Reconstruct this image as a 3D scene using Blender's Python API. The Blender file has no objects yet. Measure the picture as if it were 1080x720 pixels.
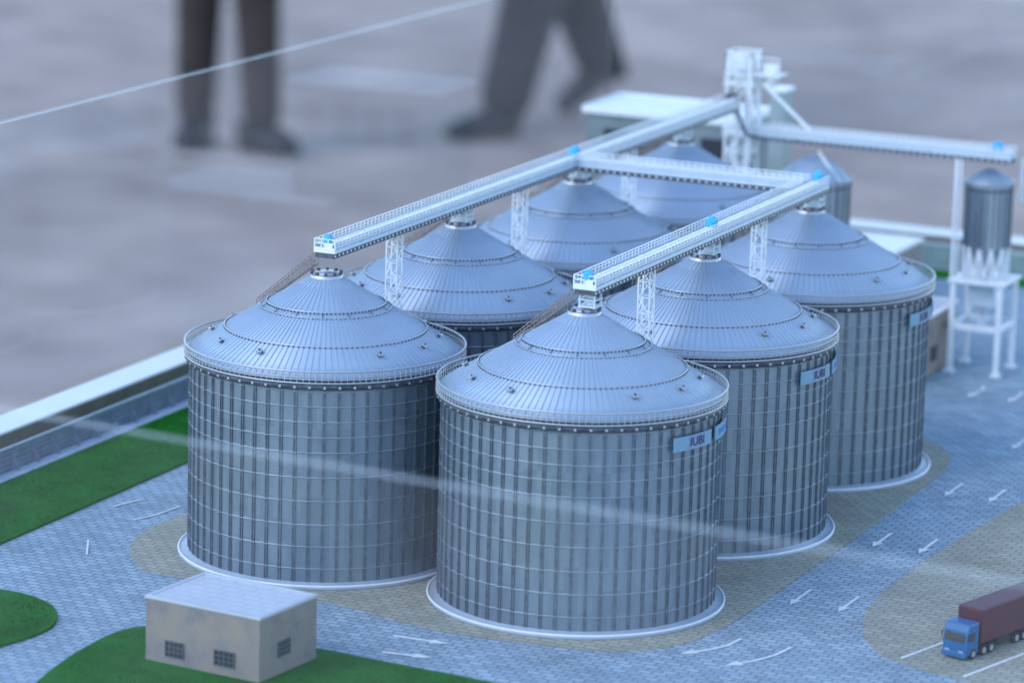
import bpy, math, random
from mathutils import Vector, Matrix
random.seed(7)
PI = math.pi
R = math.radians
C = bpy.context.scene.collection
sc = bpy.context.scene
# ------------------------------------------------------------------ camera (1 unit = 10 cm of the real place)
yaw, pitch, roll = -0.42289, 0.21790, 0.0270
fw = Vector((math.sin(yaw)*math.cos(pitch), math.cos(yaw)*math.cos(pitch), -math.sin(pitch)))
rt = Vector((math.cos(yaw), -math.sin(yaw), 0)); up = rt.cross(fw)
r2 = rt*math.cos(roll)+up*math.sin(roll); u2 = up*math.cos(roll)-rt*math.sin(roll)
cd = bpy.data.cameras.new('camera'); co = bpy.data.objects.new('camera', cd); C.objects.link(co)
m = Matrix.Identity(4)
for i in range(3):
    m[i][0] = r2[i]; m[i][1] = u2[i]; m[i][2] = -fw[i]
m.translation = Vector((12.4212, -24.3275, 7.6408))
co.matrix_world = m
cd.sensor_width = 36; cd.lens = 4091.7/1080*36
cd.clip_start = .5; cd.clip_end = 6000
cd.dof.use_dof = True; cd.dof.focus_distance = 27.6; cd.dof.aperture_fstop = 0.66
sc.camera = co
# ------------------------------------------------------------------ light: open shade, blue sky
SUN_EL, SUN_AZ = R(42), R(215)
w = bpy.data.worlds.new('World'); sc.world = w; w.use_nodes = True
nt = w.node_tree; nt.nodes.clear()
sky = nt.nodes.new('ShaderNodeTexSky'); sky.sky_type = 'NISHITA'; sky.sun_disc = False
sky.sun_elevation = SUN_EL; sky.sun_rotation = SUN_AZ; sky.air_density = 1.0; sky.dust_density = 0.0; sky.ozone_density = 2.2
bg = nt.nodes.new('ShaderNodeBackground'); bg.inputs['Strength'].default_value = 0.15
wo = nt.nodes.new('ShaderNodeOutputWorld')
nt.links.new(sky.outputs[0], bg.inputs[0]); nt.links.new(bg.outputs[0], wo.inputs[0])
sl = bpy.data.lights.new('sun', 'SUN'); sl.energy = 0.5; sl.angle = R(40); sl.color = (1, .94, .86)
so = bpy.data.objects.new('sun', sl); C.objects.link(so)
sd = Vector((math.sin(SUN_AZ)*math.cos(SUN_EL), math.cos(SUN_AZ)*math.cos(SUN_EL), math.sin(SUN_EL)))
so.rotation_euler = sd.to_track_quat('Z', 'Y').to_euler(); so.location = (0, 0, 60)
sc.view_settings.view_transform = 'Standard'; sc.view_settings.look = 'None'
sc.view_settings.exposure = 1.42; sc.view_settings.gamma = 1
sc.cycles.use_denoising = True
sc.cycles.transparent_max_bounces = 24; sc.cycles.max_bounces = 8

# ------------------------------------------------------------------ helpers
class MB:
    def __init__(s): s.v = []; s.f = []; s.m = []; s.sm = []
    def add(s, vs, fs, mi=0, smooth=False):
        b = len(s.v); s.v += [tuple(v) for v in vs]
        for f in fs: s.f.append([i+b for i in f]); s.m.append(mi); s.sm.append(smooth)
    def box(s, c, d, mi=0, rz=0):
        cx, cy, cz = c; x, y, z = d[0]/2, d[1]/2, d[2]/2; ca, sa = math.cos(rz), math.sin(rz)
        vs = [(cx+i*x*ca-j*y*sa, cy+i*x*sa+j*y*ca, cz+k*z) for k in (-1, 1) for j in (-1, 1) for i in (-1, 1)]
        s.add(vs, [(0,2,3,1),(4,5,7,6),(0,1,5,4),(2,6,7,3),(0,4,6,2),(1,3,7,5)], mi)
    def b2(s, x0, x1, y0, y1, z0, z1, mi=0): s.box(((x0+x1)/2, (y0+y1)/2, (z0+z1)/2), (abs(x1-x0), abs(y1-y0), abs(z1-z0)), mi)
    def bar(s, a, b, r, n=4, mi=0, r2=None, smooth=None, caps=True):
        a = Vector(a); b = Vector(b); d = (b-a)
        if d.length < 1e-9: return
        d.normalize(); t = Vector((0,0,1)) if abs(d.z) < .9 else Vector((1,0,0))
        e = d.cross(t).normalized(); g = d.cross(e); r2 = r if r2 is None else r2
        o = PI/4 if n == 4 else 0
        vs = [a+(e*math.cos(o+2*PI*k/n)+g*math.sin(o+2*PI*k/n))*r for k in range(n)]
        vs += [b+(e*math.cos(o+2*PI*k/n)+g*math.sin(o+2*PI*k/n))*r2 for k in range(n)]
        s.add(vs, [(k, (k+1)%n, n+(k+1)%n, n+k) for k in range(n)], mi, n > 5 if smooth is None else smooth)
        if caps: s.add(vs, [tuple(range(n))[::-1], tuple(range(n, 2*n))], mi)
    def ring(s, c, r, t, n=96, k=6, mi=0, a0=0, a1=2*PI):
        full = a1-a0 > 6.28; m_ = n if full else n+1; vs = []; fs = []
        for i in range(m_):
            a = a0+(a1-a0)*i/n
            for j in range(k):
                q = 2*PI*j/k+PI/4; rr = r+t*math.cos(q)
                vs.append((c[0]+rr*math.cos(a), c[1]+rr*math.sin(a), c[2]+t*math.sin(q)))
        for i in range(n):
            i2 = (i+1) % m_
            for j in range(k): fs.append((i*k+j, i2*k+j, i2*k+(j+1)%k, i*k+(j+1)%k))
        s.add(vs, fs, mi, True)
    def lathe(s, prof, n=96, mi=0, c=(0,0,0), smooth=True, closed=False):
        vs = []; fs = []; L = len(prof)
        for i in range(n):
            a = 2*PI*i/n
            for r, z in prof: vs.append((c[0]+r*math.cos(a), c[1]+r*math.sin(a), c[2]+z))
        for i in range(n):
            i2 = (i+1) % n
            for j in range(L if closed else L-1):
                j2 = (j+1) % L; fs.append((i*L+j, i2*L+j, i2*L+j2, i*L+j2))
        s.add(vs, fs, mi, smooth)
    def prism(s, poly, z0, z1, mi=0):
        n = len(poly); vs = [(x, y, z0) for x, y in poly]+[(x, y, z1) for x, y in poly]
        s.add(vs, [tuple(range(n))[::-1], tuple(range(n, 2*n))]+[(k, (k+1)%n, n+(k+1)%n, n+k) for k in range(n)], mi)
    def build(s, name, mats, parent=None, bevel=0):
        me = bpy.data.meshes.new(name); me.from_pydata(s.v, [], s.f)
        mats = mats if isinstance(mats, (list, tuple)) else [mats]
        for q in mats: me.materials.append(q)
        me.polygons.foreach_set('material_index', s.m); me.polygons.foreach_set('use_smooth', s.sm); me.update()
        o = bpy.data.objects.new(name, me); C.objects.link(o)
        if parent: o.parent = parent
        if bevel:
            b = o.modifiers.new('bevel', 'BEVEL'); b.width = bevel; b.segments = 2; b.limit_method = 'ANGLE'
        return o
def tag(o, label=None, cat=None, group=None, kind=None):
    if label: o['label'] = label
    if cat: o['category'] = cat
    if group: o['group'] = group
    if kind: o['kind'] = kind
    return o
def thing(name, label, cat, loc=(0,0,0), rz=0, group=None):
    o = bpy.data.objects.new(name, None); C.objects.link(o); o.location = loc; o.rotation_euler = (0,0,rz)
    o.empty_display_size = .2
    return tag(o, label, cat, group)
def dup(root, loc, rz, label):
    def cp(o, par):
        c = o.copy(); C.objects.link(c)
        if par: c.parent = par
        for ch in list(o.children): cp(ch, c)
        return c
    r = cp(root, None); r.location = loc; r.rotation_euler = (0,0,rz); r['label'] = label
    return r

# ------------------------------------------------------------------ materials
def mat(name, col, rough=.5, metal=0., noise=None, bump=None, tint=None, spec=None, obj_coord=True):
    """noise=(scale, amount, stretch) mottles the colour; bump=(scale, strength)."""
    M = bpy.data.materials.new(name); M.use_nodes = True; t = M.node_tree; b = t.nodes['Principled BSDF']
    b.inputs['Base Color'].default_value = (*col, 1); b.inputs['Roughness'].default_value = rough; b.inputs['Metallic'].default_value = metal
    if spec is not None: b.inputs['Specular IOR Level'].default_value = spec
    tc = t.nodes.new('ShaderNodeTexCoord'); out = tc.outputs['Object']
    if noise:
        mp = t.nodes.new('ShaderNodeMapping'); mp.inputs['Scale'].default_value = noise[2] if len(noise) > 2 else (1,1,1)
        t.links.new(out, mp.inputs[0])
        n = t.nodes.new('ShaderNodeTexNoise'); n.noise_dimensions = '4D'; n.inputs['Scale'].default_value = noise[0]; n.inputs['Detail'].default_value = 6
        oi = t.nodes.new('ShaderNodeObjectInfo'); mu = t.nodes.new('ShaderNodeMath'); mu.operation = 'MULTIPLY'; mu.inputs[1].default_value = 37
        t.links.new(oi.outputs['Random'], mu.inputs[0]); t.links.new(mu.outputs[0], n.inputs['W'])
        t.links.new(mp.outputs[0], n.inputs['Vector'])
        r = t.nodes.new('ShaderNodeValToRGB'); a = noise[1]; c2 = tint or col
        r.color_ramp.elements[0].position = .33; r.color_ramp.elements[1].position = .67
        r.color_ramp.elements[0].color = (*[min(1, x*(1-a)) for x in c2], 1); r.color_ramp.elements[1].color = (*[min(1, x*(1+a)) for x in col], 1)
        t.links.new(n.outputs[0], r.inputs[0]); t.links.new(r.outputs[0], b.inputs['Base Color'])
    if bump:
        n = t.nodes.new('ShaderNodeTexNoise'); n.inputs['Scale'].default_value = bump[0]; n.inputs['Detail'].default_value = 4
        t.links.new(out, n.inputs['Vector'])
        bp = t.nodes.new('ShaderNodeBump'); bp.inputs['Strength'].default_value = bump[1]; bp.inputs['Distance'].default_value = .01
        t.links.new(n.outputs[0], bp.inputs['Height']); t.links.new(bp.outputs[0], b.inputs['Normal'])
    return M
def math_node(t, op, a, b=None):
    n = t.nodes.new('ShaderNodeMath'); n.operation = op
    for i, v in enumerate((a, b)):
        if v is None: continue
        if isinstance(v, (int, float)): n.inputs[i].default_value = v
        else: t.links.new(v, n.inputs[i])
    return n.outputs[0]
def wall_mat():
    """galvanised wall sheets: every sheet a little different in tone and in tilt."""
    M = mat('galvanised_wall', (.30,.34,.38), .4, .7); t = M.node_tree; b = t.nodes['Principled BSDF']
    tc = t.nodes.new('ShaderNodeTexCoord'); sx = t.nodes.new('ShaderNodeSeparateXYZ'); t.links.new(tc.outputs['Object'], sx.inputs[0])
    an = math_node(t, 'ARCTAN2', sx.outputs[1], sx.outputs[0]); a = math_node(t, 'FLOOR', math_node(t, 'MULTIPLY', an, 60/(2*PI)))
    z = math_node(t, 'FLOOR', math_node(t, 'MULTIPLY', sx.outputs[2], 6.1))
    cb = t.nodes.new('ShaderNodeCombineXYZ'); t.links.new(a, cb.inputs[0]); t.links.new(z, cb.inputs[1])
    oi = t.nodes.new('ShaderNodeObjectInfo'); t.links.new(math_node(t, 'MULTIPLY', oi.outputs['Random'], 91.), cb.inputs[2])
    wn = t.nodes.new('ShaderNodeTexWhiteNoise'); t.links.new(cb.outputs[0], wn.inputs[0])
    r = t.nodes.new('ShaderNodeValToRGB'); r.color_ramp.elements[0].color = (.205,.255,.31,1); r.color_ramp.elements[1].color = (.30,.355,.41,1)
    n = t.nodes.new('ShaderNodeTexNoise'); n.inputs['Scale'].default_value = 3.; n.inputs['Detail'].default_value = 5
    t.links.new(tc.outputs['Object'], n.inputs[0])
    mx = math_node(t, 'ADD', math_node(t, 'MULTIPLY', wn.outputs['Value'], .5), math_node(t, 'MULTIPLY', n.outputs[0], .5))
    t.links.new(mx, r.inputs[0]); t.links.new(r.outputs[0], b.inputs['Base Color'])
    wv = t.nodes.new('ShaderNodeTexWave'); wv.wave_type = 'BANDS'; wv.bands_direction = 'Z'; wv.inputs['Scale'].default_value = 16
    t.links.new(tc.outputs['Object'], wv.inputs[0])
    bp = t.nodes.new('ShaderNodeBump'); bp.inputs['Strength'].default_value = .06; bp.inputs['Distance'].default_value = .002
    t.links.new(wv.outputs['Fac'], bp.inputs['Height'])
    n2 = t.nodes.new('ShaderNodeTexNoise'); n2.inputs['Scale'].default_value = 7; t.links.new(tc.outputs['Object'], n2.inputs[0])
    bp2 = t.nodes.new('ShaderNodeBump'); bp2.inputs['Strength'].default_value = .3; bp2.inputs['Distance'].default_value = .01
    t.links.new(n2.outputs[0], bp2.inputs['Height']); t.links.new(bp.outputs[0], bp2.inputs['Normal']); t.links.new(bp2.outputs[0], b.inputs['Normal'])
    return M
def roof_mat():
    M = mat('galvanised_roof', (.35,.43,.53), .45, .25, noise=(2.2, .07)); t = M.node_tree; b = t.nodes['Principled BSDF']
    return M
def paver_mat(name, c1, c2, cm, scale, moff=(0,0,0), mottle=.35, bs=.6):
    M = bpy.data.materials.new(name); M.use_nodes = True; t = M.node_tree; b = t.nodes['Principled BSDF']; b.inputs['Roughness'].default_value = .75
    tc = t.nodes.new('ShaderNodeTexCoord'); mp = t.nodes.new('ShaderNodeMapping'); mp.inputs['Location'].default_value = moff
    t.links.new(tc.outputs['Object'], mp.inputs[0])
    wn = t.nodes.new('ShaderNodeTexNoise'); wn.inputs['Scale'].default_value = 9; t.links.new(mp.outputs[0], wn.inputs[0])
    va = t.nodes.new('ShaderNodeVectorMath'); va.operation = 'MULTIPLY_ADD'; va.inputs[1].default_value = (.025,.025,0)
    t.links.new(wn.outputs['Color'], va.inputs[0]); t.links.new(mp.outputs[0], va.inputs[2])
    br = t.nodes.new('ShaderNodeTexBrick'); br.inputs['Scale'].default_value = scale; br.inputs['Mortar Size'].default_value = .07
    br.inputs['Mortar Smooth'].default_value = .4; br.inputs['Brick Width'].default_value = 1.; br.inputs['Row Height'].default_value = .6
    br.inputs['Color1'].default_value = (*c1,1); br.inputs['Color2'].default_value = (*c2,1); br.inputs['Mortar'].default_value = (*cm,1)
    t.links.new(va.outputs[0], br.inputs[0])
    n = t.nodes.new('ShaderNodeTexNoise'); n.inputs['Scale'].default_value = 1.6; n.inputs['Detail'].default_value = 8; n.inputs['Roughness'].default_value = .65
    t.links.new(tc.outputs['Object'], n.inputs[0])
    mr = t.nodes.new('ShaderNodeMapRange'); mr.inputs[1].default_value = .3; mr.inputs[2].default_value = .7; mr.inputs[3].default_value = 1-mottle; mr.inputs[4].default_value = 1+mottle*.5
    t.links.new(n.outputs[0], mr.inputs[0])
    mx = t.nodes.new('ShaderNodeVectorMath'); mx.operation = 'SCALE'; t.links.new(br.outputs[0], mx.inputs[0]); t.links.new(mr.outputs[0], mx.inputs['Scale'])
    t.links.new(mx.outputs[0], b.inputs['Base Color'])
    bp = t.nodes.new('ShaderNodeBump'); bp.inputs['Strength'].default_value = bs; bp.inputs['Distance'].default_value = .006; bp.invert = True
    t.links.new(br.outputs['Fac'], bp.inputs['Height']); t.links.new(bp.outputs[0], b.inputs['Normal'])
    return M
def grass_mat():
    M = mat('turf', (.012,.13,.02), .95, spec=.1); t = M.node_tree; b = t.nodes['Principled BSDF']
    tc = t.nodes.new('ShaderNodeTexCoord')
    n = t.nodes.new('ShaderNodeTexNoise'); n.inputs['Scale'].default_value = 38; n.inputs['Detail'].default_value = 8; n.inputs['Roughness'].default_value = .8
    t.links.new(tc.outputs['Object'], n.inputs[0])
    r = t.nodes.new('ShaderNodeValToRGB'); r.color_ramp.elements[0].position = .3; r.color_ramp.elements[1].position = .72
    r.color_ramp.elements[0].color = (.008,.11,.012,1); r.color_ramp.elements[1].color = (.03,.25,.025,1)
    t.links.new(n.outputs[0], r.inputs[0])
    n2 = t.nodes.new('ShaderNodeTexNoise'); n2.inputs['Scale'].default_value = 3; n2.inputs['Detail'].default_value = 4; t.links.new(tc.outputs['Object'], n2.inputs[0])
    mr = t.nodes.new('ShaderNodeMapRange'); mr.inputs[1].default_value = .3; mr.inputs[2].default_value = .7; mr.inputs[3].default_value = .75; mr.inputs[4].default_value = 1.2
    t.links.new(n2.outputs[0], mr.inputs[0])
    mx = t.nodes.new('ShaderNodeVectorMath'); mx.operation = 'SCALE'; t.links.new(r.outputs[0], mx.inputs[0]); t.links.new(mr.outputs[0], mx.inputs['Scale'])
    t.links.new(mx.outputs[0], b.inputs['Base Color'])
    bp = t.nodes.new('ShaderNodeBump'); bp.inputs['Strength'].default_value = 1; bp.inputs['Distance'].default_value = .02
    t.links.new(n.outputs[0], bp.inputs['Height']); t.links.new(bp.outputs[0], b.inputs['Normal'])
    return M
def glass_mat(name, tintc=(1,1,1), boost=.6):
    M = bpy.data.materials.new(name); M.use_nodes = True; t = M.node_tree; t.nodes.remove(t.nodes['Principled BSDF'])
    o = t.nodes['Material Output']; tr = t.nodes.new('ShaderNodeBsdfTransparent'); tr.inputs[0].default_value = (*tintc, 1)
    gl = t.nodes.new('ShaderNodeBsdfGlossy'); gl.inputs['Roughness'].default_value = .02; gl.inputs['Color'].default_value = (1,1,1,1)
    fr = t.nodes.new('ShaderNodeFresnel'); ge = t.nodes.new('ShaderNodeNewGeometry'); t.links.new(math_node(t, 'ADD', math_node(t, 'MULTIPLY', ge.outputs['Backfacing'], 1/1.45-1.45), 1.45), fr.inputs[0])
    f2 = math_node(t, 'MULTIPLY', fr.outputs[0], boost)
    mx = t.nodes.new('ShaderNodeMixShader'); t.links.new(f2, mx.inputs[0]); t.links.new(tr.outputs[0], mx.inputs[1]); t.links.new(gl.outputs[0], mx.inputs[2])
    df = t.nodes.new('ShaderNodeBsdfDiffuse'); df.inputs[0].default_value = (.8,.82,.84,1)
    tc = t.nodes.new('ShaderNodeTexCoord'); n = t.nodes.new('ShaderNodeTexNoise'); n.inputs['Scale'].default_value = 1.1; n.inputs['Detail'].default_value = 6; t.links.new(tc.outputs['Object'], n.inputs[0])
    dust_veil = math_node(t, 'MULTIPLY', math_node(t, 'POWER', n.outputs[0], 2.), .03)  # dusty film whose pale colour lays a haze over the view
    m2 = t.nodes.new('ShaderNodeMixShader'); t.links.new(dust_veil, m2.inputs[0]); t.links.new(mx.outputs[0], m2.inputs[1]); t.links.new(df.outputs[0], m2.inputs[2])
    t.links.new(m2.outputs[0], o.inputs[0])
    return M
def asphalt_mat():
    M = mat('asphalt', (.2,.19,.19), .9); t = M.node_tree; b = t.nodes['Principled BSDF']; tc = t.nodes.new('ShaderNodeTexCoord')
    def noise(s, d=6, sc=(1,1,1)):
        mp = t.nodes.new('ShaderNodeMapping'); mp.inputs['Scale'].default_value = sc; mp.inputs['Rotation'].default_value = (0,0,.5)
        n = t.nodes.new('ShaderNodeTexNoise'); n.inputs['Scale'].default_value = s; n.inputs['Detail'].default_value = d
        t.links.new(tc.outputs['Object'], mp.inputs[0]); t.links.new(mp.outputs[0], n.inputs[0]); return n.outputs[0]
    r = t.nodes.new('ShaderNodeValToRGB'); e = r.color_ramp.elements
    e[0].position = .38; e[0].color = (.27,.205,.175,1); e[1].position = .62; e[1].color = (.47,.365,.305,1)
    x = math_node(t, 'ADD', math_node(t, 'MULTIPLY', noise(.13, 3, (1,.6,1)), .42), math_node(t, 'MULTIPLY', noise(.42, 10), .58))
    t.links.new(x, r.inputs[0]); t.links.new(r.outputs[0], b.inputs['Base Color'])
    return M
ASPHALT = asphalt_mat()
WALL = wall_mat(); ROOF = roof_mat(); SLIM = mat('slim_silo_sheet', (.42,.48,.54), .3, .85, noise=(3, .1)); GRASS = grass_mat()
WBAND = mat('galvanised_sheet_lap', (.32,.36,.41), .45, .6, noise=(9, .15))
RIB = mat('galvanised_rib', (.185,.225,.27), .4, .7, noise=(20, .2))
BAND = mat('galvanised_band', (.62,.63,.65), .35, .7)
RAIL = mat('galvanised_rail', (.5,.52,.54), .4, .6)
DARK = mat('dark_steel', (.09,.105,.13), .5, .3, noise=(30, .4))
RUST = mat('weathered_steel', (.26,.22,.21), .6, .4, noise=(40, .3))
WHITE = mat('white_plastic', (.78,.8,.82), .4, 0, noise=(14, .05))
GALLERY = mat('grey_white_plastic', (.58,.66,.72), .4, 0, noise=(14, .06))
PLINTH = mat('pale_plinth', (.36,.41,.47), .35, 0, noise=(6, .08))
FRAME = mat('white_laminate', (.8,.8,.8), .35, 0, noise=(1.5, .03))
OLIVE = mat('shaded_inner_face', (.2,.17,.12), .7, 0, noise=(5, .15))  # shade inside the tray put into the colour
BLUE = mat('blue_motor_paint', (.05,.42,.75), .4, 0, noise=(20, .1))
def stone_mat():
    M = mat('sandstone_wall', (.3,.25,.22), .85); t = M.node_tree; b = t.nodes['Principled BSDF']; tc = t.nodes.new('ShaderNodeTexCoord')
    n = t.nodes.new('ShaderNodeTexNoise'); n.inputs['Scale'].default_value = 6; n.inputs['Detail'].default_value = 9; n.inputs['Roughness'].default_value = .6; t.links.new(tc.outputs['Object'], n.inputs[0])
    r = t.nodes.new('ShaderNodeValToRGB'); e = r.color_ramp.elements; e[0].position = .34; e[0].color = (.2,.18,.18,1); e[1].position = .66; e[1].color = (.31,.24,.185,1)
    m_ = e.new(.5); m_.color = (.27,.225,.2,1)
    t.links.new(n.outputs[0], r.inputs[0]); t.links.new(r.outputs[0], b.inputs['Base Color']); return M
BEIGE = stone_mat()
FLATROOF = paver_mat('roof_sheet', (.6,.6,.64), (.58,.59,.63), (.5,.51,.56), 7, mottle=.08, bs=.3)
PAVE = paver_mat('blue_grey_pavers', (.39,.49,.55), (.265,.355,.42), (.14,.195,.24), 9.5, mottle=.25)
SAND = paver_mat('sand_pavers', (.42,.40,.30), (.335,.325,.25), (.23,.225,.185), 9, moff=(.3,.2,0), mottle=.22)
PATHM = mat('pale_path', (.47,.52,.6), .7, 0, noise=(4, .08))
FENCE = mat('grey_mesh_panel', (.3,.34,.39), .5, .2, noise=(8, .15))
FENCEG = mat('green_grey_slats', (.27,.37,.36), .5, .1, noise=(8, .15))
MARK = mat('white_road_paint', (.72,.73,.74), .6, 0, noise=(30, .1))
GLASS = glass_mat('case_glass', (.985,.99,.992))
EDGE = mat('polished_glass_edge', (.72,.82,.86), .2, 0)
EDGE_GLASS = mat('frosted_glass_edge', (.8,.88,.92), .3, 0); EDGE_GLASS.node_tree.nodes['Principled BSDF'].inputs['Alpha'].default_value = .11
GRILLE = mat('dull_window_bars', (.12,.13,.15), .5, .2)
WIN = mat('dark_window_glass', (.03,.035,.045), .15, 0)
BUILD = mat('green_grey_cladding', (.17,.21,.22), .5, 0, noise=(5, .12))
SIGNB = mat('pale_blue_sign', (.19,.33,.43), .45, 0, noise=(30, .05))
SIGNW = mat('lavender_sign_panel', (.24,.29,.42), .45, 0)
NAVY = mat('navy_lettering', (.01,.015,.08), .45, 0)
WORD = mat('blue_lettering', (.05,.2,.5), .45, 0)
CAB = mat('blue_cab_paint', (.008,.11,.27), .35, 0, noise=(9, .12))
TRAIL = mat('maroon_trailer_paint', (.075,.008,.02), .5, 0, noise=(9, .12))
TYRE = mat('tyre_rubber', (.02,.02,.022), .8)
RIM = mat('wheel_rim', (.45,.46,.48), .4, .4)
TROUSER1 = mat('dark_navy_cloth', (.036,.026,.023), .9, 0, noise=(.8, .3), bump=(2, .4))
TROUSER2 = mat('charcoal_cloth', (.014,.011,.015), .9, 0, noise=(.8, .3), bump=(2, .4))
SHOE = mat('black_shoe_leather', (.01,.01,.013), .6)
SHIRT = mat('grey_shirt', (.16,.17,.2), .9, 0, noise=(.6, .1))
SKIN = mat('skin', (.42,.26,.19), .55)
HAIR = mat('dark_hair', (.02,.015,.012), .7)

# ------------------------------------------------------------------ the ground outside and the display table
GZ = -9.0
g = MB(); g.add([(-2500,-2500,GZ),(2500,-2500,GZ),(2500,2500,GZ),(-2500,2500,GZ)], [(0,1,2,3)])
tag(g.build('ground', ASPHALT), kind='structure')
X0, X1, Y0, Y1 = -3.235, 10.6, -8.1, 12.74        # inner faces of the white tray
tb = thing('display_table', 'white edged display table that carries the silo model', 'table', (1.5, 2.6, GZ))
def local(o, p):
    o.parent = p; o.matrix_parent_inverse = p.matrix_basis.inverted(); return o
FWD = .33
q = MB(); q.b2(X0, X1, Y0, Y1, -.12, -.01); local(q.build('table_board', FRAME), tb)
for x0, x1, y0, y1 in ((X0-FWD, X0, Y0-FWD, Y1+FWD), (X1, X1+FWD, Y0-FWD, Y1+FWD), (X0, X1, Y1, Y1+FWD), (X0, X1, Y0-FWD, Y0)):
    q = MB(); q.b2(x0, x1, y0, y1, -.5, .3); r_ = local(q.build('rim_rail', FRAME, bevel=.012), tb)
q = MB(); e = .012
q.b2(X0, X0+e, Y0, Y1, 0, .285); q.b2(X1-e, X1, Y0, Y1, 0, .285); q.b2(X0+e, X1-e, Y1-e, Y1, 0, .285); q.b2(X0+e, X1-e, Y0, Y0+e, 0, .285)
local(q.build('inner_shade_lining', OLIVE), tb)  # thin olive lining paints the shade on the frame's inner faces
for x in (X0-.1, X1+.1):
    for y in (Y0-.1, Y1+.1):
        q = MB(); q.b2(x-.25, x+.25, y-.25, y+.25, GZ, -.5); local(q.build('leg', FRAME), tb)
# glass case standing in the tray
GX0, GX1, GT, GH = -3.195, 10.5, .03, 2.75
FY0, FY1, GY1 = -6.7, -7.9, 12.66      # the front pane stands slightly askew
gc = thing('glass_case', 'clear glass case with bright polished edges round the silo model', 'display case', (1.5, 2.6, 0))
for P in ([(GX0-GT,FY0),(GX0,FY0),(GX0,GY1),(GX0-GT,GY1)], [(GX1,FY1),(GX1+GT,FY1),(GX1+GT,GY1),(GX1,GY1)],
          [(GX0-GT,GY1+.001),(GX1+GT,GY1+.001),(GX1+GT,GY1+GT),(GX0-GT,GY1+GT)], [(GX0-GT,FY0-GT),(GX1+GT,FY1-GT),(GX1+GT,FY1-.001),(GX0-GT,FY0-.001)]):
    q = MB(); q.prism(P, .003, GH); pn = local(q.build('glass_pane', GLASS), gc)
    q = MB(); q.prism(P, GH+.0005, GH+.016); ed = q.build('polished_edge', EDGE_GLASS)
    ed.parent = pn; ed.matrix_parent_inverse = pn.matrix_world.inverted()
q = MB(); q.bar((GX0-GT/2, GY1+GT/2, .3), (GX0-GT/2, GY1+GT/2, GH), .016); local(q.build('corner_joint', glass_mat('corner_glass', (.75,.78,.8), 1.)), gc)
# ------------------------------------------------------------------ ground of the model
q = MB(); q.add([(X0+e, Y0+e, 0), (X1-e, Y0+e, 0), (X1-e, Y1-e, 0), (X0+e, Y1-e, 0)], [(0,1,2,3)])
yard = tag(q.build('paved_road', PAVE), kind='structure')
def smooth_poly(pts, it=2):
    for _ in range(it):
        o = []
        for i, a in enumerate(pts):
            b = pts[(i+1) % len(pts)]
            if len(a) > 2 or len(b) > 2: pass
            o += [(a[0]*.75+b[0]*.25, a[1]*.75+b[1]*.25), (a[0]*.25+b[0]*.75, a[1]*.25+b[1]*.75)]
        pts = o
    return pts
arc = [(1.4*math.cos(R(a)), 1.4*math.sin(R(a))) for a in range(100, 236, 9)]
pad = arc+[(.58,-1.14),(1.09,-1.27),(1.44,-1.38),(1.87,-1.4),(2.37,-1.36),(2.9,-1.26),(3.2,-.9),(3.29,-.4),(3.31,.2),(3.3,1.1),(3.3,2.0),(3.28,3.3),(3.24,4.4),(3.2,4.9),(2.95,5.4),(2.4,5.7),(1.2,6.2),(1.2,8.4),(-1.2,8.4)]
q = MB(); q.prism(smooth_poly(pad, 1), .001, .004); tag(q.build('sand_paving', SAND), kind='structure')
isl = [(4.17,-.03),(4.02,.45),(3.95,1.0),(3.95,2.0),(4.0,3.0),(4.07,4.0),(4.2,6),(4.3,9),(6.38,9),(6.38,-1.05),(5.6,-.86),(5.08,-.7),(4.71,-.59),(4.43,-.43)]
q = MB(); q.prism(smooth_poly(isl, 1), .001, .004); park = tag(q.build('parking_paving', SAND), kind='structure')
q = MB(); q.b2(-3.15, -3.0, Y0+.05, 12.5, .001, .012); q.b2(-3.0, 5.9, 12.4, 12.52, .001, .012); tag(q.build('path', PATHM), kind='structure')
def turf(poly, label):
    """a turf sheet with an uneven surface, laid on the board"""
    q = MB(); q.prism(poly, .001, .02); return tag(q.build('grass', GRASS), label, 'grass', kind='stuff')
q = MB()
q.prism([(-3.0,Y0+.05),(-2.1,Y0+.05),(-2.1,8.5),(-1.9,12.0),(5.9,12.0),(5.9,12.4),(-3.0,12.4)], .001, .02)
q.prism([(-2.095,-5.2),(-2.095,-2.07)]+smooth_poly([(-2.0,-2.06),(-1.46,-2.05),(-1.24,-2.06),(-.97,-2.18),(-.78,-2.4),(-.68,-2.65),(-.69,-2.9),(-.76,-3.2),(-.9,-3.6),(-1.1,-4.2),(-2.0,-5.2)]), .001, .02)
q.prism(smooth_poly([(-.14,-3.72),(-.22,-3.3),(-.25,-2.95),(-.26,-2.65),(-.22,-2.42),(-.12,-2.3),(.1,-2.22),(.5,-2.2),(1.14,-2.21),(1.73,-2.26),(2.4,-2.31),(3.4,-2.4),(3.6,-2.7),(3.6,-5),(.5,-5),(0,-4.3)]), .001, .02)
tag(q.build('grass', GRASS), 'short bright green model turf bordering the paved road', 'grass', kind='stuff')
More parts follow.
